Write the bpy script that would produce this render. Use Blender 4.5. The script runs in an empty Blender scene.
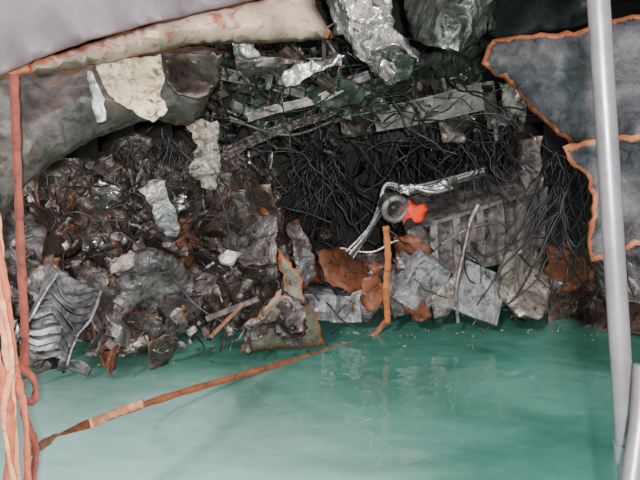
import bpy, bmesh, math, random
from mathutils import Vector, noise, Matrix
from mathutils.geometry import delaunay_2d_cdt
random.seed(11)
F=600.0; CH=3.0
A=math.atan(120/F)
FW=Vector((0,math.cos(A),-math.sin(A))); UP=Vector((0,math.sin(A),math.cos(A)))
def W(px,py,d):
    v=FW+Vector((1,0,0))*((px-320)/F)+UP*((240-py)/F)
    return Vector((0,0,CH))+v*(d/v.y)

# ---------------------------------------------------------------- materials
def lin(c):
    return tuple(((x/255)/12.92 if x/255<0.04045 else (((x/255)+0.055)/1.055)**2.4) for x in c)+(1,)
def metal(name,c1,c2,rust=(105,66,46),amt=0.35,edge=0,metallic=0.3,rough=0.5,scale=3.0,bump=0.3,edge_col=None,grime=(28,26,24),grime_amt=0.3,crinkle=0,csc=(5,11)):
    m=bpy.data.materials.new(name); m.use_nodes=True
    nt=m.node_tree; N=nt.nodes; L=nt.links; b=N['Principled BSDF']
    tc=N.new('ShaderNodeTexCoord')
    def noi(s,det=8,r=0.65,dist=0):
        n=N.new('ShaderNodeTexNoise'); n.inputs['Scale'].default_value=s; n.inputs['Detail'].default_value=det
        n.inputs['Roughness'].default_value=r; n.inputs['Distortion'].default_value=dist
        L.new(tc.outputs['Object'],n.inputs['Vector']); return n
    def ramp(src,a,bb):
        r=N.new('ShaderNodeMapRange'); r.inputs['From Min'].default_value=a; r.inputs['From Max'].default_value=bb
        L.new(src,r.inputs['Value']); return r.outputs[0]
    def mix(f,a,bb):
        x=N.new('ShaderNodeMix'); x.data_type='RGBA'
        if hasattr(f,'is_linked'): L.new(f,x.inputs[0])
        else: x.inputs[0].default_value=f
        for s,i in ((a,6),(bb,7)):
            if hasattr(s,'is_linked'): L.new(s,x.inputs[i])
            else: x.inputs[i].default_value=s
        return x.outputs[2]
    n1=noi(scale,8,.7,.4); n2=noi(scale*1.7+1,10,.75,1.0); n3=noi(scale*6,6,.7); n4=noi(scale*.9+5.3,9,.7,.6)
    col=mix(ramp(n1.outputs[0],.38,.62),lin(c1),lin(c2))
    if grime_amt>0:
        g=ramp(n4.outputs[0],.60-grime_amt*.3,.72-grime_amt*.2)
        gm=N.new('ShaderNodeMath'); gm.operation='MULTIPLY'; gm.inputs[1].default_value=.8; L.new(g,gm.inputs[0])
        col=mix(gm.outputs[0],col,lin(grime))
    if amt>0:
        rf=ramp(n2.outputs[0],.74-amt*.4,.80-amt*.4)
        rustc=mix(ramp(n3.outputs[0],.35,.65),lin(rust),lin(tuple(int(x*.55) for x in rust)))
        col=mix(rf,col,rustc)
    if edge>0:
        at=N.new('ShaderNodeAttribute'); at.attribute_name='edge'
        ad=N.new('ShaderNodeMath'); ad.operation='MULTIPLY_ADD'; ad.inputs[1].default_value=edge*3; L.new(n2.outputs[0],ad.inputs[0]); 
        mn=N.new('ShaderNodeMath'); mn.operation='SUBTRACT'; L.new(at.outputs['Fac'],mn.inputs[0]); L.new(ad.outputs[0],mn.inputs[1]); ad.inputs[2].default_value=-edge*.8
        e=ramp(mn.outputs[0],edge*.15,-edge*.15)
        ec=edge_col or (185,100,58)
        ecm=mix(ramp(n3.outputs[0],.35,.65),lin(ec),lin(tuple(int(x*.7) for x in ec)))
        col=mix(e,col,ecm)
        mm=N.new('ShaderNodeMath'); mm.operation='SUBTRACT'; mm.inputs[0].default_value=1; mm.use_clamp=True; L.new(e,mm.inputs[1])
        m2=N.new('ShaderNodeMath'); m2.operation='MULTIPLY'; m2.inputs[1].default_value=metallic; L.new(mm.outputs[0],m2.inputs[0]); L.new(m2.outputs[0],b.inputs['Metallic'])
    else: b.inputs['Metallic'].default_value=metallic
    L.new(col,b.inputs['Base Color'])
    rr=N.new('ShaderNodeMapRange'); rr.inputs['To Min'].default_value=max(.05,rough-.15); rr.inputs['To Max'].default_value=min(1,rough+.25)
    L.new(n3.outputs[0],rr.inputs['Value']); L.new(rr.outputs[0],b.inputs['Roughness'])
    bp=N.new('ShaderNodeBump'); bp.inputs['Strength'].default_value=bump; bp.inputs['Distance'].default_value=.03
    L.new(n2.outputs[0],bp.inputs['Height']); last=bp
    if crinkle:
        nd=noi(2.2,2,.5)
        va=N.new('ShaderNodeVectorMath'); va.operation='MULTIPLY_ADD'; va.inputs[1].default_value=(.45,)*3; L.new(nd.outputs['Color'],va.inputs[0]); L.new(tc.outputs['Object'],va.inputs[2])
        for s in csc:
            vo=N.new('ShaderNodeTexVoronoi'); vo.feature='F1'; vo.distance='MANHATTAN'; vo.inputs['Scale'].default_value=s; L.new(va.outputs[0],vo.inputs['Vector'])
            b2=N.new('ShaderNodeBump'); b2.inputs['Strength'].default_value=crinkle; b2.inputs['Distance'].default_value=.4/s
            L.new(vo.outputs['Distance'],b2.inputs['Height']); L.new(last.outputs[0],b2.inputs['Normal']); last=b2
    L.new(last.outputs[0],b.inputs['Normal'])
    return m

M_hull=metal('hull_grey',(124,115,121),(92,85,91),edge=1.2,amt=.05,metallic=.1,rough=.5,grime_amt=.0,scale=1.4,bump=.1,edge_col=(110,88,78))
M_roll=metal('rolled_lip',(190,164,145),(138,121,110),rust=(176,106,76),edge=1.8,amt=.46,metallic=.1,rough=.4,grime_amt=.18,scale=2.2,edge_col=(190,112,80))
M_hull2=metal('hull_stained',(104,95,92),(56,51,50),rust=(108,76,52),edge=2.6,amt=.44,metallic=0,rough=.4,grime_amt=.5,scale=2.2,edge_col=(140,92,58))
M_right=metal('hull_blue_grey',(82,82,89),(48,49,55),rust=(112,72,56),edge=4.6,amt=.3,metallic=.15,rough=.45,grime_amt=.5,scale=3.6,edge_col=(192,108,68))
M_foil=metal('foil',(232,228,226),(186,184,183),amt=.05,metallic=.85,rough=.25,grime_amt=.15,scale=4,bump=.2,crinkle=.5)
M_foilg=metal('foil_green',(158,165,156),(92,104,96),amt=.15,metallic=.8,rough=.24,grime_amt=.3,scale=3,bump=.3,crinkle=.35,csc=(3,7))
M_green=metal('green_paint',(82,96,84),(46,56,50),amt=.3,metallic=.15,rough=.34,grime_amt=.45,scale=3,crinkle=.2)
M_greenp=metal('pale_green_paint',(124,128,117),(80,84,76),amt=.3,metallic=.05,rough=.45,grime_amt=.6,scale=4)
M_cream=metal('cream_insul',(222,210,190),(192,174,144),rust=(130,98,60),amt=.48,metallic=0,rough=.5,grime_amt=.35,scale=6,crinkle=.4)
M_white=metal('white_scrap',(222,220,220),(158,156,156),amt=.15,metallic=.4,rough=.35,grime_amt=.25,scale=6,crinkle=.5)
M_brown=metal('burnt_brown',(106,92,84),(60,53,50),rust=(124,76,52),edge=1.0,amt=.3,metallic=.3,rough=.32,grime_amt=.4,scale=2.4,edge_col=(136,88,62),crinkle=.25)
M_brown0=metal('burnt_brown_scrap',(102,88,80),(58,51,48),rust=(120,74,52),amt=.32,metallic=.3,rough=.34,grime_amt=.4,scale=3)
M_greyb=metal('burnt_grey',(156,150,150),(88,83,84),rust=(120,80,60),edge=.8,amt=.26,metallic=.42,rough=.28,grime_amt=.42,scale=2.8,edge_col=(130,88,66),crinkle=.3)
M_greyb0=metal('burnt_grey_scrap',(156,150,150),(88,83,84),rust=(120,80,60),amt=.26,metallic=.4,rough=.3,grime_amt=.42,scale=3)
M_rustp=metal('rust_plate',(142,86,58),(96,60,44),rust=(172,104,66),amt=.35,metallic=.15,rough=.5,grime_amt=.35,scale=4)
M_grey=metal('box_grey',(168,170,173),(118,120,124),rust=(130,90,64),amt=.28,metallic=.3,rough=.32,grime_amt=.4,scale=3.5,crinkle=.2)
M_dark=metal('soot',(38,35,34),(18,17,17),amt=.15,rust=(60,42,34),metallic=.2,rough=.5,grime_amt=.5,scale=3)
M_darkb=metal('soot_brown',(88,79,75),(42,38,37),amt=.26,rust=(100,66,50),metallic=.35,rough=.3,grime_amt=.45,scale=3,crinkle=.25)
M_cable=metal('cable_black',(30,30,32),(13,13,15),amt=.0,metallic=0,rough=.3,grime_amt=0,scale=6)
M_cableg=metal('cable_grey',(70,71,72),(36,36,37),amt=.1,metallic=.2,rough=.35,grime_amt=.2,scale=6)
M_pipe=metal('steel_tube',(205,206,205),(140,140,138),amt=.12,metallic=.8,rough=.25,grime_amt=.2,scale=6)
M_red=metal('red_plastic',(240,64,32),(205,44,24),amt=0,metallic=0,rough=.4,grime_amt=0,scale=6)
M_post=metal('post_alu',(130,125,131),(108,104,110),amt=.0,metallic=.5,rough=.32,grime_amt=0,scale=3,bump=.06)
M_strapR=metal('strap_red',(130,62,48),(100,48,40),amt=.05,metallic=0,rough=.8,grime_amt=.2,scale=8)
M_strapO=metal('strap_orange',(190,104,70),(146,78,54),rust=(225,160,125),amt=.25,metallic=0,rough=.8,grime_amt=.12,scale=8)
M_strapP=metal('strap_pale',(226,162,126),(190,114,78),rust=(240,200,168),amt=.3,metallic=0,rough=.8,grime_amt=0.05,scale=8)
M_rope=metal('strap_wet',(158,88,58),(116,66,46),rust=(190,122,82),amt=.2,metallic=0,rough=.6,grime_amt=.2,scale=5)
M_duct=metal('duct_grey',(184,176,168),(126,118,112),rust=(120,82,58),amt=.22,metallic=.4,rough=.28,grime_amt=.35,scale=3,crinkle=.3)

# ---------------------------------------------------------------- helpers
COL=bpy.context.scene.collection
def newobj(name,me):
    o=bpy.data.objects.new(name,me); COL.objects.link(o); return o
def empty(name):
    e=bpy.data.objects.new(name,None); COL.objects.link(e); return e
def inside(x,y,poly):
    c=False; n=len(poly); j=n-1
    for i in range(n):
        xi,yi=poly[i][0],poly[i][1]; xj,yj=poly[j][0],poly[j][1]
        if (yi>y)!=(yj>y) and x<(xj-xi)*(y-yi)/(yj-yi)+xi: c=not c
        j=i
    return c
def sdist(x,y,poly):
    best=1e9; n=len(poly)
    for i in range(n):
        ax,ay=poly[i][0],poly[i][1]; bx,by=poly[(i+1)%n][0],poly[(i+1)%n][1]
        dx,dy=bx-ax,by-ay; l=dx*dx+dy*dy
        t=0 if l==0 else max(0,min(1,((x-ax)*dx+(y-ay)*dy)/l))
        best=min(best,math.hypot(x-ax-t*dx,y-ay-t*dy))
    return best
def plate(name,pts,mat,step=8,jag=2.0,crump=.06,freq=2.0,bulge=0,bulge_r=40,thick=.015,smooth=True,facet=0,parent=None,folds=0,sharp=38):
    """Torn sheet: outline = list of (px,py,depth) as measured, meshed into real 3D geometry."""
    off=Vector((random.random()*50,random.random()*50,random.random()*50))
    fl=[]
    cx=sum(p[0] for p in pts)/len(pts); cy=sum(p[1] for p in pts)/len(pts); sz=max(max(p[0] for p in pts)-min(p[0] for p in pts),max(p[1] for p in pts)-min(p[1] for p in pts))
    for _ in range(folds):
        an=random.uniform(0,math.pi); fl.append((math.cos(an),math.sin(an),random.uniform(-.3,.3)*sz,random.uniform(.3,1.0)*random.choice((-1,1))))
    out=[]; n=len(pts)
    for i in range(n):
        a=pts[i]; b=pts[(i+1)%n]; l=math.hypot(b[0]-a[0],b[1]-a[1]); k=max(1,int(l/step))
        for j in range(k):
            t=j/k; x=a[0]+(b[0]-a[0])*t; y=a[1]+(b[1]-a[1])*t
            if l>0:
                nx,ny=-(b[1]-a[1])/l,(b[0]-a[0])/l
                q=random.uniform(-jag,jag)*(1 if j else .4); x+=nx*q; y+=ny*q
            out.append((x,y))
    V=[Vector(p) for p in out]; ne=len(V)
    xs=[p[0] for p in out]; ys=[p[1] for p in out]
    y=min(ys)
    while y<max(ys):
        x=min(xs)
        while x<max(xs):
            X=x+random.uniform(-.35,.35)*step; Y=y+random.uniform(-.35,.35)*step
            if inside(X,Y,out) and sdist(X,Y,out)>step*.4: V.append(Vector((X,Y)))
            x+=step
        y+=step
    r=delaunay_2d_cdt(V,[(i,(i+1)%ne) for i in range(ne)],[],1,1e-4)
    vv,fs=r[0],r[2]
    verts=[];ed=[]
    for v in vv:
        sw=0;sd=0
        for p in pts:
            w=1/((v.x-p[0])**2+(v.y-p[1])**2+30)**1.1; sw+=w; sd+=w*p[2]
        d=sd/sw; e=sdist(v.x,v.y,out)
        t=min(1,e/bulge_r); d-=bulge*math.sqrt(max(0,1-(1-t)**2))
        for ca,sa,o_,k in fl:
            s=(v.x-cx)*ca+(v.y-cy)*sa-o_; d+=(abs(s)-sz*.2)*k*d/F
        w3=W(v.x,v.y,d)
        q=w3*freq+off
        nz=noise.noise(q)+.5*noise.noise(q*2.3)+.25*abs(noise.noise(q*5))
        if facet:
            dd,_=noise.voronoi(q*1.5); nz+=(dd[1]-dd[0])*facet
        nv=Vector((noise.noise(q+Vector((9,0,0))),nz*2,noise.noise(q+Vector((0,9,0)))))
        w3+=nv*crump
        verts.append(w3); ed.append(e*d/6.0)
    me=bpy.data.meshes.new(name); me.from_pydata(verts,[],[list(f)[::-1] for f in fs]); me.update()
    at=me.attributes.new('edge','FLOAT','POINT')
    for i,e in enumerate(ed): at.data[i].value=e
    me.materials.append(mat)
    for p in me.polygons: p.use_smooth=smooth
    if smooth: me.set_sharp_from_angle(angle=math.radians(sharp))
    o=newobj(name,me)
    s=o.modifiers.new('s','SOLIDIFY'); s.thickness=thick; s.offset=0
    o.parent=parent
    return o
def scraps(name,poly,n,size,mats,weights,dfun,crump=.05,folds=3):
    """heap of bent sheet-metal pieces"""
    e=empty(name); xs=[p[0] for p in poly]; ys=[p[1] for p in poly]; c=0
    while c<n:
        x=random.uniform(min(xs),max(xs)); y=random.uniform(min(ys),max(ys))
        if not inside(x,y,poly): continue
        c+=1; s=size*random.uniform(.5,1.5); k=random.randint(4,6); rot=random.uniform(0,6.28); asp=random.choice((.15,.25,.4,.6,.8))
        d0=dfun(x,y); gx,gy=random.uniform(-.35,.35),random.uniform(-.35,.35); pts=[]
        for i in range(k):
            t=(i+.5)*2*math.pi/k+random.uniform(-.3,.3); r=s*random.uniform(.75,1.1); u=r*math.cos(t); v=r*math.sin(t)*asp
            X=u*math.cos(rot)-v*math.sin(rot); Y=u*math.sin(rot)+v*math.cos(rot); pts.append((x+X,y+Y,d0+X/s*gx+Y/s*gy))
        plate('sheet_%d'%c,pts,random.choices(mats,weights)[0],step=3.6,jag=1.2,crump=crump,freq=random.uniform(1.4,3),facet=random.choice((0,.4,.7)),smooth=True,parent=e,thick=.01,folds=random.randint(0,folds))
def catmull(P,k=8):
    if len(P)<3: 
        return [P[0].lerp(P[-1],i/k) for i in range(k+1)]
    R=[]; Q=[P[0]*2-P[1]]+P+[P[-1]*2-P[-2]]
    for i in range(1,len(Q)-2):
        p0,p1,p2,p3=Q[i-1:i+3]
        for j in range(k):
            t=j/k
            R.append(.5*((2*p1)+(p2-p0)*t+(2*p0-5*p1+4*p2-p3)*t*t+(3*p1-p0-3*p2+p3)*t**3))
    R.append(P[-1]); return R
def ribbon(name,pts,width,mat,twist=0.15,thick=.006,parent=None):
    P=catmull([W(*p) for p in pts],10); bm=bmesh.new(); prev=None
    for i,p in enumerate(P):
        t=(P[min(i+1,len(P)-1)]-P[max(i-1,0)]).normalized()
        side=t.cross(Vector((0,1,-.4))).normalized()
        ang=twist*math.sin(i*.35+len(P)); side=Matrix.Rotation(ang,3,t)@side
        wv=width*(1+.12*math.sin(i*1.7))
        a=bm.verts.new(p-side*wv/2); b=bm.verts.new(p+side*wv/2)
        if prev: bm.faces.new((prev[0],prev[1],b,a))
        prev=(a,b)
    me=bpy.data.meshes.new(name); bm.to_mesh(me); me.materials.append(mat)
    for f in me.polygons: f.use_smooth=True
    o=newobj(name,me); s=o.modifiers.new('s','SOLIDIFY'); s.thickness=thick; o.parent=parent
    return o
def tubes(name,paths,mats,parent=None,res=3):
    cu=bpy.data.curves.new(name,'CURVE'); cu.dimensions='3D'; cu.bevel_depth=1.0; cu.bevel_resolution=res; cu.use_fill_caps=True
    for m in mats: cu.materials.append(m)
    for P,r,mi in paths:
        s=cu.splines.new('POLY'); s.points.add(len(P)-1)
        for i,p in enumerate(P): s.points[i].co=(*p,1); s.points[i].radius=r
        s.material_index=mi; s.use_smooth=True
    o=newobj(name,cu); o.parent=parent; return o
def addbox(bm,c,ax,ay,az,mi=0):
    vs=[bm.verts.new(c+ax*i+ay*j+az*k) for i in(-1,1) for j in(-1,1) for k in(-1,1)]
    for f in ((0,1,3,2),(4,6,7,5),(0,4,5,1),(2,3,7,6),(0,2,6,4),(1,5,7,3)):
        F_=bm.faces.new([vs[i] for i in f]); F_.material_index=mi
def rbasis():
    m=Matrix.Rotation(random.uniform(0,6.28),3,'X')@Matrix.Rotation(random.uniform(0,6.28),3,'Y')@Matrix.Rotation(random.uniform(0,6.28),3,'Z')
    return m@Vector((1,0,0)),m@Vector((0,1,0)),m@Vector((0,0,1))
def debris(name,poly,n,size,mats,dfun,jit=.25,weights=None):
    bm=bmesh.new(); xs=[p[0] for p in poly]; ys=[p[1] for p in poly]; c=0
    mi_list=list(range(len(mats)))
    while c<n:
        x=random.uniform(min(xs),max(xs)); y=random.uniform(min(ys),max(ys))
        if not inside(x,y,poly): continue
        c+=1
        p=W(x,y,dfun(x,y)+random.uniform(-jit,jit)); s=size*random.choice((.4,.5,.7,1,1.3))*random.uniform(.7,1.2)
        a,b,cc=rbasis(); mi=random.choices(mi_list,weights)[0]; k=random.random()
        if k<.5: # crumpled curling sheet
            nx=random.randint(6,9); ny=4; asp=random.uniform(.15,.7); q=p-a*s; dr=a; prev=None; tp_=random.uniform(-.5,.5); o=Vector((random.random()*40,)*3); curl=random.uniform(-.25,.25); kink=random.randrange(nx)
            for i in range(nx+1):
                w=s*asp*(1+tp_*(i/nx-.5)); r=[]
                for j in range(ny+1):
                    v=j/ny*2-1
                    r.append(bm.verts.new(q+b*w*v+noise.noise_vector(Vector((i*.5,v*1.3,0))+o)*s*.22+Vector((random.uniform(-.03,.03),random.uniform(-.03,.03),random.uniform(-.03,.03)))*s))
                if prev:
                    for t in range(ny):
                        f=bm.faces.new((prev[t],r[t],r[t+1],prev[t+1])); f.material_index=mi; f.smooth=True
                prev=r
                dr=(dr+cc*(curl+(1.1 if i==kink else 0))).normalized(); q=q+dr*s*2/nx
        elif k<.68:
            w=.08*s+.006; l=s*random.uniform(.8,1.8)
            addbox(bm,p,a*l,b*w,cc*w*.15,mi); addbox(bm,p+b*w+cc*w,a*l,b*w*.15,cc*w,mi)
        elif k<.88:
            r=.035*s+.005; l=s*1.5; pts=[p-a*l,p-a*l*.2+b*l*.25,p+a*l*.3+b*l*.2,p+a*l*.7-cc*l*.5]
            prev=None
            for q in catmull(pts,5):
                ring=[bm.verts.new(q+(b*math.cos(t*math.pi/3)+cc*math.sin(t*math.pi/3))*r) for t in range(6)]
                if prev:
                    for t in range(6):
                        f=bm.faces.new((prev[t],prev[(t+1)%6],ring[(t+1)%6],ring[t])); f.material_index=mi; f.smooth=True
                prev=ring
        else:
            w=s*.4; h=s*.25; l=s*.5
            vs=[[bm.verts.new(p+a*l*e+b*w*i+cc*h*j+Vector((random.uniform(-.12,.12),random.uniform(-.12,.12),random.uniform(-.12,.12)))*s) for i,j in((-1,-1),(1,-1),(1,1),(-1,1))] for e in(-1,1)]
            for t in range(4):
                f=bm.faces.new((vs[0][t],vs[0][(t+1)%4],vs[1][(t+1)%4],vs[1][t])); f.material_index=mi
            f=bm.faces.new(vs[0][::-1]); f.material_index=mi
    me=bpy.data.meshes.new(name); bm.to_mesh(me); me.set_sharp_from_angle(angle=math.radians(42))
    at=me.attributes.new('edge','FLOAT','POINT')
    for d_ in at.data: d_.value=60
    for m in mats: me.materials.append(m)
    o=newobj(name,me); s=o.modifiers.new('s','SOLIDIFY'); s.thickness=.008
    return o
def hang(region,n,dep,length,r=(.006,.014),wig=.3,mats=2,dj=.3):
    out=[]
    for _ in range(n):
        x=random.uniform(region[0],region[2]); y=random.uniform(region[1],region[3]); d=dep+random.uniform(-dj,dj)
        p=W(x,y,d); L_=length*random.uniform(.3,1.25); k=6; P=[p]; dx=random.gauss(0,.22)
        for i in range(1,k+1):
            dx+=random.gauss(0,.12)
            p=p+Vector((dx*L_/k*1.6+random.uniform(-wig,wig)*.3*min(1,L_),random.uniform(-wig,wig)*.4,-L_/k*random.uniform(.6,1.3))); P.append(p)
        if random.random()<.35: P.append(P[-1]+Vector((random.uniform(-.25,.25),0,.18)))
        out.append((catmull(P,4),random.uniform(*r),0 if random.random()<.6 else random.randrange(mats)))
    return out
def tangle(region,n,dep,span,r=(.005,.012),mats=2,dj=.3):
    out=[]
    for _ in range(n):
        x=random.uniform(region[0],region[2]); y=random.uniform(region[1],region[3])
        p=W(x,y,dep+random.uniform(-dj,dj)); P=[p]; a=random.uniform(0,6.28)
        for i in range(5):
            a+=random.uniform(-.8,.8); p=p+Vector((math.cos(a),random.uniform(-.4,.4),math.sin(a)*.7-.15))*span/5; P.append(p)
        out.append((catmull(P,4),random.uniform(*r),0 if random.random()<.6 else random.randrange(mats)))
    return out

# ---------------------------------------------------------------- shell
def slab(name,lo,hi,mat):
    bm=bmesh.new(); lo=Vector(lo);hi=Vector(hi); c=(lo+hi)/2;h=(hi-lo)/2
    addbox(bm,c,Vector((h.x,0,0)),Vector((0,h.y,0)),Vector((0,0,h.z)))
    me=bpy.data.meshes.new(name); bm.to_mesh(me); me.materials.append(mat); return newobj(name,me)
slab('wall_back',(-8,12.5,.01),(8,12.7,5.3),M_dark)
slab('wall_left',(-8.2,6,.01),(-8,12.7,5.3),M_dark)
slab('wall_right',(7.5,6,.01),(7.7,12.5,5.3),M_dark)
slab('ceiling',(-8.2,5.6,5.3),(7.7,12.7,5.45),M_dark)
bm=bmesh.new()
for x in (-5,-3.6,-2.2,-.8,.6,2.0,3.4,4.8):
    addbox(bm,Vector((x,9.1,5.1)),Vector((.02,0,0)),Vector((0,2.8,0)),Vector((0,0,.18)))
    addbox(bm,Vector((x,9.1,4.91)),Vector((.09,0,0)),Vector((0,2.8,0)),Vector((0,0,.012)))
me=bpy.data.meshes.new('deck_beams'); bm.to_mesh(me); me.materials.append(M_green); newobj('deck_beams',me)
bm=bmesh.new()
for x in [i*.75-6 for i in range(17)]:
    addbox(bm,Vector((x,12.3,2.5)),Vector((.02,0,0)),Vector((0,.18,0)),Vector((0,0,2.45)))
    addbox(bm,Vector((x,12.1,2.5)),Vector((.07,0,0)),Vector((0,.012,0)),Vector((0,0,2.45)))
for z in (1.6,3.0,4.2):
    addbox(bm,Vector((0,12.2,z)),Vector((7,0,0)),Vector((0,.1,0)),Vector((0,0,.05)))
me=bpy.data.meshes.new('bulkhead_frames'); bm.to_mesh(me); me.materials.append(M_dark); newobj('bulkhead_frames',me)

# ---------------------------------------------------------------- water
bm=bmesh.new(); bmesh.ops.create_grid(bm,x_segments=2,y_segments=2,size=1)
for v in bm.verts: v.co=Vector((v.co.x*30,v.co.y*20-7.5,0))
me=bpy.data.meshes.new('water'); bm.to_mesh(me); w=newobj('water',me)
m=bpy.data.materials.new('green_water'); m.use_nodes=True; nt=m.node_tree;N=nt.nodes;L=nt.links;b=N['Principled BSDF']
tc=N.new('ShaderNodeTexCoord')
n=N.new('ShaderNodeTexNoise'); n.inputs['Scale'].default_value=.5; n.inputs['Detail'].default_value=3; n.inputs['Distortion'].default_value=.9; L.new(tc.outputs['Object'],n.inputs['Vector'])
cr=N.new('ShaderNodeValToRGB'); cr.color_ramp.elements[0].position=.34; cr.color_ramp.elements[0].color=lin((56,108,94)); cr.color_ramp.elements[1].position=.66; cr.color_ramp.elements[1].color=lin((86,146,132))
L.new(n.outputs[0],cr.inputs[0])
sp=N.new('ShaderNodeVectorMath'); sp.operation='DISTANCE'; sp.inputs[1].default_value=(-2.3,3.6,0); L.new(tc.outputs['Object'],sp.inputs[0])  # daylight brightening the near-left water, painted into the base colour as a pale pool
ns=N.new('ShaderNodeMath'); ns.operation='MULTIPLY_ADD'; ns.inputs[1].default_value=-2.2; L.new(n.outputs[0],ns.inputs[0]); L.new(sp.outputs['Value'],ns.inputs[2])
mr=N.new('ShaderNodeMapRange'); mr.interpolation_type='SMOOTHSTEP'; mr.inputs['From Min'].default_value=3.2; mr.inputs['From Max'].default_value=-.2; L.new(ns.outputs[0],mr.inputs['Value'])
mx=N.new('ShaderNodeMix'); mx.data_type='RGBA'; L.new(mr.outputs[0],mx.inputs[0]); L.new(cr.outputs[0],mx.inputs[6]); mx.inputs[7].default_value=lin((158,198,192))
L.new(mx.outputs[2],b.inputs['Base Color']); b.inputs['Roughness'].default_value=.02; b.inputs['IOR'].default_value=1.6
mp=N.new('ShaderNodeMapping'); mp.inputs['Scale'].default_value=(1,1.5,1); L.new(tc.outputs['Object'],mp.inputs['Vector'])
r1=N.new('ShaderNodeTexNoise'); r1.inputs['Scale'].default_value=2.4; r1.inputs['Detail'].default_value=1.5; r1.inputs['Roughness'].default_value=.4; r1.inputs['Distortion'].default_value=.3; L.new(mp.outputs[0],r1.inputs['Vector'])
bp=N.new('ShaderNodeBump'); bp.inputs['Strength'].default_value=.5; bp.inputs['Distance'].default_value=.035; L.new(r1.outputs[0],bp.inputs['Height']); L.new(bp.outputs[0],b.inputs['Normal'])
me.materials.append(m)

# ---------------------------------------------------------------- upper-left hull
plate('upper_hull_plating',[(-120,-70,3.6),(300,-70,5.0),(262,-2,5.0),(205,10,4.8),(150,24,4.5),(90,42,4.3),(45,58,4.1),(0,75,3.9),(-120,110,3.6)],M_hull,step=10,jag=.6,crump=.03,freq=.8,thick=.03)
plate('rolled_hull_lip',[(0,76,4.0),(45,59,4.1),(90,43,4.3),(150,25,4.5),(205,11,4.8),(262,0,5.0),(320,-30,5.2),(316,5,5.2),(333,38,5.2),(290,40,5.1),(240,44,4.95),(200,46,4.85),(150,50,4.6),(100,60,4.4),(50,70,4.2)],M_roll,step=6,jag=.8,crump=.03,freq=1.5,bulge=.22,bulge_r=22,thick=.02)
plate('folded_hull_plate',[(-90,80,4.6),(0,76,4.8),(60,64,5.0),(130,50,5.3),(200,44,5.5),(225,48,5.6),(222,80,5.7),(205,116,5.6),(190,126,5.5),(150,122,5.3),(100,136,5.1),(60,155,4.9),(20,182,4.8),(0,208,4.7),(-90,250,4.5)],M_hull2,step=6,jag=1.5,crump=.08,freq=1.8,bulge=.4,bulge_r=55,thick=.02,facet=.15)
plate('torn_insulation_panel',[(98,66,4.55),(122,62,4.6),(160,54,4.7),(164,78,4.75),(160,98,4.75),(168,112,4.75),(150,121,4.7),(136,116,4.6),(122,102,4.6),(106,90,4.55)],M_cream,step=4,jag=1.2,crump=.05,freq=3,facet=.4,folds=2)
plate('torn_insulation_panel.001',[(88,70,4.4),(96,72,4.4),(100,95,4.4),(107,120,4.4),(98,122,4.4),(90,108,4.4)],M_white,step=4,jag=1,crump=.03,freq=5)
plate('torn_rusty_flap',[(166,60,4.8),(200,50,4.9),(222,52,5.0),(216,80,5.0),(200,100,4.95),(182,96,4.9),(170,84,4.8)],M_brown0,step=4,jag=2,crump=.06,freq=2.5,facet=.4,folds=2)

# ---------------------------------------------------------------- right torn plate
plate('torn_hull_plate',[(484,64,6.0),(497,40,6.0),(545,36,5.8),(590,26,5.5),(720,10,5.0),(720,150,5.0),(640,140,5.3),(592,150,5.6),(572,146,5.8),(556,128,5.9),(535,106,6.0),(508,84,6.0)],M_right,step=7,jag=2,crump=.05,freq=1.6,bulge=.14,bulge_r=40,thick=.05,facet=.2)
plate('torn_hull_plate.001',[(562,147,5.7),(592,140,5.5),(640,134,5.2),(720,130,5.0),(720,235,5.0),(640,246,5.1),(612,258,5.3),(592,262,5.4),(590,235,5.45),(594,200,5.5),(586,172,5.6),(568,160,5.7)],M_right,step=7,jag=2,crump=.04,freq=1.6,thick=.05,facet=.2)

# ---------------------------------------------------------------- overhead centre
plate('crumpled_foil_lagging',[(316,-20,6.2),(400,-20,6.3),(396,14,6.3),(404,36,6.3),(416,66,6.2),(402,74,6.15),(384,80,6.1),(366,62,6.15),(345,46,6.2),(330,28,6.2)],M_foil,step=5,jag=3,crump=.12,freq=2.4,facet=1.0,sharp=25,thick=.006,folds=4)
plate('crumpled_foil_lagging.001',[(395,-20,6.5),(495,-20,6.5),(492,14,6.5),(494,34,6.5),(464,50,6.4),(436,44,6.4),(415,36,6.4),(402,12,6.4)],M_foilg,step=6,jag=2,crump=.12,freq=1.6,facet=.8,thick=.006,folds=3)
plate('crumpled_foil_lagging.002',[(278,84,6.6),(300,62,6.6),(330,54,6.6),(346,58,6.6),(318,68,6.6),(296,84,6.6)],M_foil,step=4,jag=2,crump=.06,freq=3,facet=.6,sharp=25,thick=.006,folds=1)
plate('crumpled_foil_lagging.003',[(345,-10,5.95),(372,-10,5.95),(380,10,5.9),(366,22,5.9),(350,14,5.95)],M_foil,step=4,jag=2,crump=.08,freq=3,facet=.8,sharp=25,thick=.006,folds=2)
plate('crumpled_foil_lagging.004',[(232,42,6.4),(250,40,6.4),(262,52,6.4),(248,60,6.4),(234,56,6.4)],M_foil,step=4,jag=2,crump=.06,freq=3,facet=.6,thick=.006,folds=1)
plate('crumpled_foil_lagging.006',[(372,48,6.1),(392,40,6.1),(410,60,6.1),(404,80,6.1),(386,86,6.1)],M_foilg,step=4,jag=2,crump=.08,freq=3,facet=.6,thick=.006,folds=2)
plate('buckled_deck_panel',[(330,78,8),(400,66,8),(480,40,8),(488,84,8.6),(420,96,8.8),(380,104,8.8),(345,106,8.8)],M_green,step=7,jag=2,crump=.07,freq=1.2,folds=3)
plate('buckled_deck_panel.001',[(225,70,8.2),(290,80,8.2),(345,92,8.4),(352,118,8.6),(290,124,8.7),(235,112,8.6)],M_green,step=7,jag=3,crump=.08,freq=1.4,folds=3)
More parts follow.
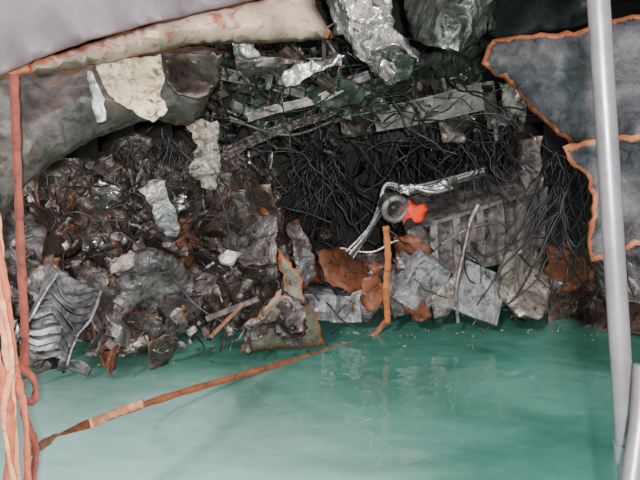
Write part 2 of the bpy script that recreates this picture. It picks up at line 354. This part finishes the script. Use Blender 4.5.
plate('overhead_scorched_plate',[(478,-25,7.6),(600,-25,7.4),(600,22,7.6),(560,30,7.8),(505,38,7.9),(486,30,7.8)],metal('scorched_green',(44,50,46),(28,32,30),amt=.2,metallic=.2,rough=.35,grime_amt=.4),step=8,jag=2,crump=.06,freq=1.4,folds=2)
plate('overhead_scorched_plate.001',[(236,58,6.9),(268,52,6.9),(300,60,7.0),(284,78,7.1),(250,84,7.1)],M_greyb,step=5,jag=2,crump=.07,freq=2,folds=2,facet=.4)
plate('overhead_scorched_plate.002',[(300,88,7.6),(345,74,7.6),(372,88,7.7),(360,104,7.8),(322,110,7.8)],M_green,step=5,jag=2,crump=.07,freq=2,folds=2,facet=.4)
def boxbeam(name,a,b,h,t,mat,bend=.08):
    a=W(*a);b=W(*b); ax=(b-a)/2; n_=ax.normalized(); up=Vector((0,0,1)); sd=n_.cross(up).normalized(); up=sd.cross(n_)
    bm=bmesh.new(); addbox(bm,(a+b)/2,ax,sd*t*.15,up*h); addbox(bm,(a+b)/2+up*h,ax,sd*t,up*.012); addbox(bm,(a+b)/2-up*h,ax,sd*t,up*.012)
    for i in range(5):
        c=a.lerp(b,(i+.5)/5); addbox(bm,c-sd*t*.3,n_*.012,sd*t*.5,up*h*.95)
    bmesh.ops.subdivide_edges(bm,edges=[e for e in bm.edges if e.calc_length()>.5],cuts=7,use_grid_fill=True)
    for v in bm.verts: v.co+=noise.noise_vector(v.co*1.1)*bend
    me=bpy.data.meshes.new(name); bm.to_mesh(me); me.materials.append(mat); return newobj(name,me)
boxbeam('deck_girder',(376,121,8.2),(483,98,7.9),.15,.09,M_greenp,.05)
boxbeam('deck_girder.001',(222,74,7.9),(335,100,8.0),.06,.05,M_green)
boxbeam('deck_girder.002',(330,146,10.5),(520,126,10),.1,.08,M_dark)
boxbeam('deck_girder.003',(250,118,7.9),(372,78,7.8),.045,.05,M_greyb0,.12)
boxbeam('deck_girder.004',(232,150,8.2),(330,108,8.0),.05,.05,M_darkb,.15)
boxbeam('deck_girder.005',(280,44,7.2),(330,92,7.6),.05,.05,M_brown0,.15)
boxbeam('deck_girder.006',(486,84,8.2),(492,128,8.3),.06,.05,M_greyb0,.1)
plate('bent_bracket',[(498,80,8),(515,88,8),(526,108,8),(520,118,8),(505,108,8)],M_greenp,step=5,crump=.03)

# ---------------------------------------------------------------- left wreck mass
plate('collapsed_bulkhead',[(-60,185,9.2),(40,158,9.5),(130,140,9.8),(215,140,10),(275,165,10),(292,240,9.6),(300,300,9.1),(305,345,8.6),(240,356,8.3),(150,370,7.9),(80,380,7.5),(-60,385,7.4)],M_darkb,step=7,jag=5,crump=.16,freq=1.3,facet=.5)
plate('crumpled_bulkhead_plate',[(92,285,7.1),(118,258,7.3),(150,250,7.4),(185,262,7.4),(198,290,7.3),(205,325,7.2),(170,342,7.05),(120,352,6.95),(98,330,6.9)],M_greyb,step=5,jag=3,crump=.08,freq=1.8,bulge=.15,bulge_r=25,facet=.6,folds=3)
plate('crumpled_bulkhead_plate.001',[(196,215,8.0),(235,180,8.2),(262,185,8.2),(276,205,8.1),(280,250,7.9),(282,285,7.7),(262,318,7.5),(228,326,7.4),(205,300,7.5),(208,255,7.7)],M_brown,step=5,jag=3,crump=.08,freq=1.6,bulge=.15,bulge_r=35,folds=3,facet=.4)
plate('crumpled_bulkhead_plate.002',[(30,205,7.8),(75,190,7.9),(110,215,7.9),(95,250,7.7),(60,262,7.5),(25,258,7.4)],M_brown,step=5,jag=3,crump=.08,freq=1.6,bulge=.15,folds=3,facet=.4)
plate('crumpled_bulkhead_plate.003',[(-20,212,7),(20,205,7.2),(48,232,7.3),(40,262,7.2),(10,280,7),(-20,280,7)],M_greyb,step=5,jag=3,crump=.06,freq=1.5,folds=2,facet=.4)
plate('crumpled_bulkhead_plate.004',[(230,190,7.6),(270,183,7.7),(280,220,7.6),(276,262,7.5),(240,266,7.4),(226,230,7.5)],M_greyb,step=5,jag=2,crump=.05,freq=1.5,folds=2)
M_tf=metal('torn_frame',(130,126,112),(96,94,82),rust=(146,96,60),edge=3.2,amt=.34,metallic=.1,rough=.45,grime_amt=.3,scale=3,edge_col=(180,106,60))
plate('torn_frame_plate',[(276,248,7.3),(290,262,7.3),(302,278,7.3),(304,298,7.3),(318,320,7.5),(326,345,7.7),(284,349,7.4),(238,352,7.3),(250,325,7.25),(270,300,7.25),(284,284,7.3)],M_tf,step=5,jag=2.0,crump=.04,freq=1.5,thick=.03)
plate('hanging_foil_scrap',[(138,190,6.9),(150,182,6.9),(165,183,6.9),(172,200,6.9),(180,216,6.8),(177,238,6.8),(166,236,6.8),(156,220,6.8),(150,204,6.85)],M_white,step=4,jag=1.5,crump=.05,freq=3,facet=.6,folds=1,sharp=25)
M_tl=metal('torn_lagging',(186,178,166),(128,118,107),rust=(112,80,56),amt=.4,metallic=.2,rough=.4,grime_amt=.4,scale=5,crinkle=.5)
plate('hanging_foil_scrap.001',[(188,128,6.9),(202,118,6.9),(216,122,6.9),(220,150,6.9),(222,170,6.8),(214,188,6.8),(204,186,6.8),(192,172,6.8),(198,150,6.85)],M_tl,step=4,jag=2.5,crump=.08,freq=3,facet=.6,folds=2)
plate('hanging_foil_scrap.002',[(218,256,6.9),(228,250,6.9),(242,252,6.9),(234,266,6.85),(222,264,6.85)],M_white,step=4,jag=1,crump=.02,freq=5)
plate('hanging_foil_scrap.003',[(287,226,7.8),(300,220,7.8),(312,240,7.8),(316,278,7.7),(304,288,7.7),(294,265,7.75)],M_greyb,step=5,jag=2,crump=.05,freq=3,facet=.6,folds=2)
plate('hanging_foil_scrap.004',[(108,262,6.9),(130,250,6.9),(140,258,6.9),(128,270,6.8),(112,276,6.8)],M_tl,step=4,jag=1.5,crump=.03,freq=5)
def louvers(name,cx,cy,d,n_,wd,h,mat,tilt):
    o0=W(cx,cy,d); bm=bmesh.new()
    R=Matrix.Rotation(tilt,3,'Y')@Matrix.Rotation(.35,3,'Z')@Matrix.Rotation(-.3,3,'X')
    X=R@Vector((1,0,0));Y=R@Vector((0,1,0));Z=R@Vector((0,0,1))
    for i in range(n_):
        c=o0+Z*(i-(n_-1)/2)*h; k=10; prev=None; wob=random.uniform(-.05,.05); ph=random.uniform(-.6,.6); ww=wd*random.uniform(.85,1.1)
        for j in range(k+1):
            u=j/k-.5; q=c+X*u*ww+Y*(.12*(u*u*4)+wob)+Z*(.07*math.sin(u*6+i*.5+ph)+random.uniform(-.005,.005))
            r=[bm.verts.new(q+Y*-.05+Z*-.02*1),bm.verts.new(q+Y*0+Z*h*.35),bm.verts.new(q+Y*.08+Z*h*.45)]
            if prev:
                bm.faces.new((prev[0],r[0],r[1],prev[1])); bm.faces.new((prev[1],r[1],r[2],prev[2]))
            prev=r
    for s in (-1,1):
        addbox(bm,o0+X*s*wd*.5+Y*.1,X*.012,Y*.12,Z*h*n_*.52)
    addbox(bm,o0+Y*.2,X*wd*.5,Y*.01,Z*h*n_*.5)
    bmesh.ops.subdivide_edges(bm,edges=[e for e in bm.edges if e.calc_length()>.3],cuts=4,use_grid_fill=True)
    for v in bm.verts: v.co+=noise.noise_vector(v.co*2.5)*.09
    me=bpy.data.meshes.new(name); bm.to_mesh(me); me.materials.append(mat); o=newobj(name,me); s=o.modifiers.new('s','SOLIDIFY'); s.thickness=.008; return o
M_lv=metal('louvre_metal',(176,174,178),(104,102,106),rust=(100,70,56),amt=.2,metallic=.55,rough=.28,grime_amt=.35,scale=5)
louvers('louvred_vent_grille',60,318,6.05,12,.52,.07,M_lv,.6)
plate('crumpled_vent_casing',[(25,275,6.3),(50,262,6.4),(66,275,6.4),(60,300,6.3),(36,310,6.2),(22,300,6.2)],M_greyb,step=4,jag=2,crump=.07,freq=2.5,facet=.8,folds=3)
plate('rusted_pipe_flange',[(92,338,6.6),(104,345,6.6),(116,358,6.6),(104,364,6.6),(96,356,6.6)],M_rustp,step=4,crump=.03)

# ---------------------------------------------------------------- centre / right machinery
plate('rusted_panel',[(318,252,8.5),(350,246,8.5),(384,262,8.5),(386,290,8.3),(350,294,8.3),(325,282,8.4)],M_rustp,step=5,jag=2,crump=.06,freq=1.8,folds=3,facet=.4)
plate('rusted_panel.001',[(362,278,8.0),(378,270,8.0),(386,292,7.95),(374,312,7.95),(360,300,8.0)],M_rustp,step=4,jag=2,crump=.06,freq=2.5,folds=2,facet=.4)
plate('rusted_panel.002',[(402,306,7.9),(424,300,7.9),(434,316,7.9),(414,324,7.9)],M_rustp,step=4,jag=2,crump=.05,freq=2.5,folds=2,facet=.4)
plate('rusted_panel.003',[(392,236,8.1),(412,232,8.1),(434,250,8.1),(420,262,8.0),(398,252,8.1)],M_rustp,step=4,jag=2,crump=.05,freq=2.5,folds=2,facet=.4)
plate('rusted_panel.004',[(250,186,7.5),(266,190,7.5),(270,214,7.45),(258,210,7.5)],M_rustp,step=4,jag=2,crump=.05,freq=2.5,folds=1)
def cabinet(name,c,dims,rot,mat,mat2,crush=.05):
    p=W(*c); R=Matrix.Rotation(rot[2],3,'Z')@Matrix.Rotation(rot[1],3,'Y')@Matrix.Rotation(rot[0],3,'X')
    X,Y,Z=[R@Vector(v) for v in((1,0,0),(0,1,0),(0,0,1))]; a,b_,c_=[q/2 for q in dims]; bm=bmesh.new()
    addbox(bm,p,X*a,Y*b_,Z*c_,0)
    t=.022
    for s in(-1,1):
        addbox(bm,p-Y*(b_+.012)+X*s*(a-t),X*t,Y*.016,Z*c_,0); addbox(bm,p-Y*(b_+.012)+Z*s*(c_-t),X*a,Y*.016,Z*t,0)
    addbox(bm,p-Y*(b_+.006)+X*a*.15,X*a*.3,Y*.01,Z*c_*.35,1)
    addbox(bm,p-Y*(b_+.02)-X*a*.7,X*.012,Y*.02,Z*c_*.3,1)
    bmesh.ops.subdivide_edges(bm,edges=bm.edges[:],cuts=3,use_grid_fill=True)
    for v in bm.verts: v.co+=noise.noise_vector(v.co*1.8)*crush
    me=bpy.data.meshes.new(name); bm.to_mesh(me); me.materials.append(mat); me.materials.append(mat2)
    return newobj(name,me)
cabinet('electrical_cabinet',(316,302,8.1),(.46,.3,.34),(.1,.12,.2),M_grey,M_white)
cabinet('electrical_cabinet.001',(348,306,8.3),(.46,.3,.34),(-.1,-.15,-.3),M_grey,M_greyb0)
cabinet('electrical_cabinet.002',(420,282,8.1),(.56,.16,.74),(.3,.5,.35),M_grey,M_greyb0,.12)
cabinet('equipment_locker',(480,294,8.05),(.7,.1,.72),(-.4,.42,.1),M_grey,M_grey,.05)
cabinet('electrical_cabinet.003',(398,288,8.4),(.4,.3,.6),(.1,-.3,.1),M_greyb0,M_rustp,.1)
plate('bent_steel_panel',[(352,292,8.1),(378,284,8.2),(384,306,8.1),(368,322,8.1),(350,318,8.1)],M_greyb,step=5,jag=1,crump=.03,freq=2,folds=2)
plate('bent_steel_panel.001',[(396,252,8.3),(446,244,8.5),(452,262,8.4),(420,272,8.2),(398,272,8.2)],M_greyb,step=5,jag=1,crump=.04,freq=2,folds=2)
plate('bent_steel_panel.002',[(430,300,8.0),(456,268,8.2),(468,272,8.1),(448,316,7.95),(434,318,7.95)],M_duct,step=5,jag=1,crump=.03,freq=2,folds=2)
def ribbed(name):
    a=W(405,232,8.5);b=W(536,190,9.0);c=W(536,255,8.9);d=W(412,278,8.3); bm=bmesh.new()
    def q(u,v): return (a.lerp(b,u)).lerp(d.lerp(c,u),v)
    nrm=(b-a).cross(d-a).normalized(); 
    if nrm.y>0: nrm=-nrm
    K=14; g=[[bm.verts.new(q(i/K,j/6)) for j in range(7)] for i in range(K+1)]
    for i in range(K):
        for j in range(6): bm.faces.new((g[i][j],g[i+1][j],g[i+1][j+1],g[i][j+1]))
    for u in (.0,.16,.33,.5,.66,.82,1):
        p0=q(u,-.02);p1=q(u,1.02); addbox(bm,(p0+p1)/2+nrm*.1,(b-a).normalized()*.018,nrm*.1,(p1-p0)/2)
        addbox(bm,(p0+p1)/2+nrm*.2,(b-a).normalized()*.055,nrm*.01,(p1-p0)/2)
    for v in(0,1):
        p0=q(0,v);p1=q(1,v); addbox(bm,(p0+p1)/2+nrm*.1,(p1-p0)/2,nrm*.13,Vector((0,0,.02)))
    t=[a,b,b+Vector((0,.8,.35)),a+Vector((0,.8,.35))]; bm.faces.new([bm.verts.new(x) for x in t])
    bmesh.ops.subdivide_edges(bm,edges=[e for e in bm.edges if e.calc_length()>.4],cuts=4,use_grid_fill=True)
    for v in bm.verts: v.co+=noise.noise_vector(v.co*1.2)*.07
    me=bpy.data.meshes.new(name); bm.to_mesh(me); me.materials.append(metal('casing_grey',(142,137,136),(92,88,88),rust=(110,76,58),amt=.28,metallic=.4,rough=.3,grime_amt=.4,scale=3)); o=newobj(name,me); s=o.modifiers.new('s','SOLIDIFY'); s.thickness=.01; return o
ribbed('ribbed_machinery_casing')
plate('crumpled_ventilation_duct',[(498,258,8.2),(520,244,8.3),(540,248,8.3),(552,280,8.2),(550,312,8.1),(520,318,8.1),(500,300,8.1)],M_duct,step=5,jag=2,crump=.06,freq=2,bulge=.15,bulge_r=20,facet=.6,folds=3)
plate('crumpled_bulkhead_plate.005',[(548,246,8.5),(575,240,8.4),(594,255,8.3),(592,292,8.3),(560,292,8.4),(546,275,8.5)],M_rustp,step=5,jag=3,crump=.07,freq=1.6,folds=2)
plate('crumpled_bulkhead_plate.006',[(548,292,8.3),(590,284,8.1),(700,262,8),(720,330,7.9),(600,334,8.2),(552,325,8.3)],M_brown,step=6,jag=2,crump=.08,freq=1.5,folds=3,facet=.5)
plate('crumpled_bulkhead_plate.007',[(592,262,8.0),(616,250,8.0),(700,240,8),(720,300,7.9),(610,305,7.9),(598,290,8)],M_greyb,step=6,jag=2,crump=.06,freq=1.5,folds=2)
plate('scorched_bulkhead_panel',[(518,140,9.0),(542,136,9.0),(544,190,9.0),(540,235,8.9),(522,225,8.9)],M_greyb,step=6,jag=2,crump=.04,freq=1.5,folds=1)
tubes('broken_pipe_stanchion',[(catmull([W(470,222,7.95),W(462,260,7.85),W(456,290,7.8),W(458,322,7.9)],5),.026,0),(catmull([W(478,205,8.0),W(470,222,7.95)],4),.035,0),(catmull([W(442,244,8.2),W(470,228,8.0),W(500,222,8.2)],5),.022,0)],[M_greyb0])
tp=[]
for k in range(7):
    o=random.uniform(-4,4)
    tp.append((catmull([W(350+o,255+o,8.2),W(368,232+o,8.2),W(382+o,206,8.15),W(386,186+o*.6,8.2),W(410,190+o,8.2),W(440,184+o,8.3),W(484,172+o,8.5)],6),random.uniform(.01,.02),k%2))
tp.append((catmull([W(340,248,8.3),W(372,252,8.2),W(400,240,8.2),W(430,250,8.2)],6),.02,0))
tp.append((catmull([W(410,186,8.2),W(432,192,8.1),W(452,188,8.2)],6),.03,0))
tubes('twisted_steel_tubing',tp,[M_pipe,M_cableg])
plate('crumpled_foil_lagging.005',[(384,184,8.1),(420,186,8.1),(462,176,8.3),(482,168,8.4),(480,174,8.4),(440,192,8.2),(400,196,8.1)],M_foil,step=4,jag=2,crump=.06,freq=3,facet=.8,thick=.006)
def collar(name,c,R0,mat,mat2):
    e=empty(name); e.location=W(*c)
    bm=bmesh.new(); prof=[(R0*.55,.10),(R0*.6,-.08),(R0*.72,-.10),(R0*.95,-.08),(R0*1.0,-.04),(R0*.8,0),(R0*.8,.22)]; K=28; g=[]
    for i in range(K):
        t=i*2*math.pi/K; g.append([bm.verts.new((r*math.cos(t),y,r*math.sin(t))) for r,y in prof])
    for i in range(K):
        for j in range(len(prof)-1):
            f=bm.faces.new((g[i][j],g[(i+1)%K][j],g[(i+1)%K][j+1],g[i][j+1])); f.smooth=True
    for i in range(8):
        t=i*math.pi/4; addbox(bm,Vector((R0*.85*math.cos(t),-.1,R0*.85*math.sin(t))),Vector((.01,0,0)),Vector((0,.012,0)),Vector((0,0,.01)))
    me=bpy.data.meshes.new('flange'); bm.to_mesh(me); me.materials.append(mat); o=newobj('flange',me); o.parent=e
    bm=bmesh.new(); bmesh.ops.create_circle(bm,cap_ends=True,segments=24,radius=R0*.57,matrix=Matrix.Translation((0,.06,0))@Matrix.Rotation(math.pi/2,4,'X'))
    bmesh.ops.create_uvsphere(bm,u_segments=16,v_segments=8,radius=R0*.28,matrix=Matrix.Translation((0,.03,0)))
    me=bpy.data.meshes.new('core'); bm.to_mesh(me); me.materials.append(mat2); o=newobj('core',me); o.parent=e
    e.rotation_euler=(.15,.1,.25); return e
collar('round_pipe_flange',(394,208,7.95),.2,M_greyb0,M_cableg)
plate('red_life_vest_scrap',[(402,204,7.9),(410,200,7.9),(416,206,7.85),(424,206,7.85),(426,218,7.85),(418,222,7.85),(410,218,7.85),(402,224,7.9)],M_red,step=4,jag=1.5,crump=.04,freq=6,facet=.4,folds=2)

# ---------------------------------------------------------------- debris + cables
def dl(x,y): return 9.3-(y-130)*.0092-(0.5 if x<120 else 0)*(y/360)
LP=[(-20,215),(60,180),(180,160),(275,180),(290,250),(300,330),(240,342),(100,362),(-20,365)]
scraps('crumpled_sheet_metal_heap',LP,80,20,[M_darkb,M_brown,M_greyb,M_foil,M_duct,M_rustp],[5.5,4.5,5,.5,1.2,.6],lambda x,y:dl(x,y)-.5)
scraps('crumpled_sheet_metal_heap.001',[(290,250),(400,250),(560,245),(600,260),(600,310),(330,315),(300,300)],30,15,[M_darkb,M_brown,M_greyb,M_grey,M_rustp],[4,3,5,2.5,2.5],lambda x,y:9.2-(y-230)*.013)
scraps('overhead_torn_sheets',[(225,50),(330,45),(400,75),(480,90),(500,130),(360,140),(240,150)],46,16,[M_dark,M_darkb,M_green,M_greyb,M_foilg],[2,4,3,3,1.6],lambda x,y:8.1)
debris('wreckage_debris_pile',LP,560,.13,[M_darkb,M_brown0,M_greyb0,M_foil,M_duct,M_rustp],lambda x,y:dl(x,y)-.5,.3,[6,5,6,.6,1.2,1.3])
debris('wreckage_debris_pile.001',[(290,245),(400,245),(560,245),(600,260),(600,316),(330,320),(300,300)],230,.11,[M_darkb,M_brown0,M_greyb0,M_foil,M_grey,M_rustp],lambda x,y:9.4-(y-230)*.013,.25,[5,3,5,.5,2.5,2.2])
debris('overhead_wreckage',[(215,50),(330,40),(400,75),(480,60),(540,110),(500,135),(400,125),(330,150),(230,160),(190,120)],360,.16,[M_dark,M_darkb,M_green,M_greyb0,M_foilg],lambda x,y:8.7,.7,[3,5,3.5,3,1.2])
debris('overhead_wreckage.001',[(190,20),(330,20),(340,80),(240,100)],110,.13,[M_dark,M_darkb,M_green,M_greyb0],lambda x,y:7.3,.4,[4,5,2.5,3])
debris('scattered_background_wreckage',[(280,150),(540,130),(560,240),(400,250),(290,250)],80,.2,[M_dark,M_darkb,M_green],lambda x,y:11.2,.4,[7,3,1])
bm=bmesh.new()
for i in range(150):
    x=random.uniform(20,600); base=368-(x-20)*.085 if x<330 else 336-(x-330)*.03
    y=base+abs(random.gauss(0,7))-4; a_=(y-240)/F; d_=CH*(math.cos(A)-a_*math.sin(A))/(math.sin(A)+a_*math.cos(A))
    p=W(x,y,d_); p.z=.004; r=random.uniform(.006,.03); k=random.randint(4,6); vs=[bm.verts.new(p+Vector((math.cos(j*6.283/k)*r*random.uniform(.5,1.2),math.sin(j*6.283/k)*r*random.uniform(.5,1.2),random.uniform(0,.012)))) for j in range(k)]
    f=bm.faces.new(vs); f.material_index=random.choices((0,1,2),(3,3,1))[0]
me=bpy.data.meshes.new('floating_debris'); bm.to_mesh(me)
for m_ in (M_duct,M_brown0,M_white): me.materials.append(m_)
o=newobj('floating_debris',me); s=o.modifiers.new('s','SOLIDIFY'); s.thickness=.006
fine=(.004,.009); mid=(.006,.015)
tubes('hanging_cable_bundle',hang((300,145,345,165),50,8.8,1.3,fine)+hang((305,150,340,160),30,8.6,1.0,mid),[M_cable,M_cableg],res=1)
tubes('hanging_cable_bundle.001',hang((150,125,225,150),45,7.9,.8,fine,dj=.4),[M_cable,M_cableg],res=1)
tubes('hanging_cable_bundle.002',hang((455,112,515,130),55,8.8,.9,mid,dj=.4),[M_cable,M_cableg],res=1)
tubes('hanging_cable_bundle.003',hang((552,150,600,190),80,7.6,1.3,mid,dj=.4,wig=.15),[M_cable,M_cableg],res=1)
tubes('hanging_cable_bundle.004',hang((350,120,550,150),40,10.0,1.1,mid,wig=.4,dj=.5),[M_cable,M_cableg],res=1)
tubes('tangled_wiring',tangle((40,170,290,330),80,7.5,.8,dj=.5),[M_cable,M_cableg],res=1)
tubes('tangled_wiring.001',tangle((230,60,520,150),110,8.1,1.0,dj=.7),[M_cable,M_cableg],res=1)
tubes('tangled_wiring.002',tangle((300,230,590,305),60,8.2,.6,dj=.3),[M_cable,M_cableg],res=1)
tubes('broken_conduit_pipes',[(catmull([W(230,120,7.8),W(290,135,7.9),W(340,118,8.0),(W(372,112,8.0))],6),.02,0),(catmull([W(180,150,7.4),W(215,185,7.2),W(232,240,7.2)],6),.014,3),(catmull([W(120,232,7.0),W(160,262,7.0),W(196,305,6.9),W(238,330,6.9)],6),.014,3),(catmull([W(98,300,6.7),W(94,330,6.6),W(104,366,6.6)],5),.025,2)],[M_green,M_greyb0,M_rustp,M_cableg])

# ---------------------------------------------------------------- straps
e=empty('ratchet_strap_bundle')
ribbon('red_strap',[(14,74,3.9),(17,150,3.8),(21,250,3.7),(25,330,3.6),(24,368,3.55)],.055,M_strapR,.1,parent=e)
ribbon('orange_strap_1',[(-8,190,3.5),(0,260,3.45),(6,330,3.4),(12,400,3.35),(16,500,3.3)],.06,M_strapP,.3,parent=e)
ribbon('orange_strap_2',[(-4,240,3.45),(8,300,3.4),(16,370,3.4),(26,420,3.3),(28,500,3.3)],.045,M_strapO,.4,parent=e)
ribbon('orange_strap_3',[(16,362,3.5),(34,380,3.45),(34,400,3.4),(22,398,3.4),(10,372,3.45)],.045,M_strapR,.5,parent=e)
ribbon('orange_strap_4',[(-10,330,3.4),(2,380,3.35),(10,430,3.3),(8,500,3.3)],.07,M_strapO,.4,parent=e)
ribbon('orange_strap_5',[(20,380,3.4),(26,420,3.35),(36,450,3.35),(30,500,3.3)],.045,M_strapR,.3,parent=e)
ribbon('orange_strap_6',[(2,300,3.3),(12,360,3.25),(4,420,3.25),(18,500,3.2)],.035,M_strapP,.4,parent=e)
ribbon('mooring_strap',[(30,452,3.6),(60,436,4.2),(110,416,5.0),(190,390,5.9),(270,367,6.9),(340,347,7.7),(372,336,8.1),(386,320,8.2)],.07,M_rope,.15)
ribbon('mooring_strap_frayed_section',[(90,424,4.5),(118,412,4.95),(144,403,5.25)],.075,M_strapP,.35)
ribbon('hanging_strap',[(386,226,7.75),(388,260,7.75),(386,290,7.75),(388,324,7.85)],.085,metal('strap_bright',(182,108,60),(144,82,48),amt=.2,metallic=0,rough=.8,grime_amt=.2,scale=8),.15)

# ---------------------------------------------------------------- boat post
e=empty('boat_canopy_post')
a=W(596,-40,2.6); b_=W(628,475,2.45); c_=W(632,560,2.42)
tubes('post_tube',[([a,a.lerp(b_,.5),b_,c_],.044,0)],[M_post],parent=e,res=8)
tubes('rail_tube',[([W(644,365,2.35),W(640,420,2.3),W(632,480,2.2),W(628,560,2.1)],.04,0),([W(628,440,2.44),W(640,430,2.35)],.02,0)],[M_post],parent=e,res=8)
tubes('post_clamp',[([a.lerp(b_,.93),a.lerp(b_,.97)],.052,0)],[M_post],parent=e,res=8)

# ---------------------------------------------------------------- light
wd=bpy.data.worlds.new('World'); bpy.context.scene.world=wd; wd.use_nodes=True; nt=wd.node_tree; N=nt.nodes; L=nt.links
bg=N['Background']; tc=N.new('ShaderNodeTexCoord'); sx=N.new('ShaderNodeSeparateXYZ'); L.new(tc.outputs['Generated'],sx.inputs[0])
cr=N.new('ShaderNodeValToRGB'); L.new(sx.outputs['Z'],cr.inputs[0])
E=cr.color_ramp.elements; E[0].position=0; E[0].color=(.25,.25,.25,1); E[1].position=.6; E[1].color=(1,.97,.97,1)
x=E.new(.06); x.color=(.5,.49,.5,1); x=E.new(.25); x.color=(1.0,.97,.96,1)
L.new(cr.outputs[0],bg.inputs[0]); bg.inputs[1].default_value=1.45
s=bpy.data.lights.new('sun','SUN'); s.energy=2.4; s.angle=math.radians(4); s.color=(1,.93,.88)
so=bpy.data.objects.new('sun',s); COL.objects.link(so)
d=Vector((.35,.85,-.5)); so.rotation_euler=d.to_track_quat('-Z','Y').to_euler()
s=bpy.data.lights.new('camera_flash','POINT'); s.energy=1900; s.shadow_soft_size=.04; s.color=(1,.95,.91)
so=bpy.data.objects.new('camera_flash',s); COL.objects.link(so); so.location=(.08,-.3,3.12)

cam=bpy.data.cameras.new('camera'); co=bpy.data.objects.new('camera',cam); COL.objects.link(co)
cam.sensor_width=36; cam.lens=F/640*36; co.location=(0,0,CH); co.rotation_euler=(math.pi/2-A,0,0); cam.clip_end=200
bpy.context.scene.camera=co
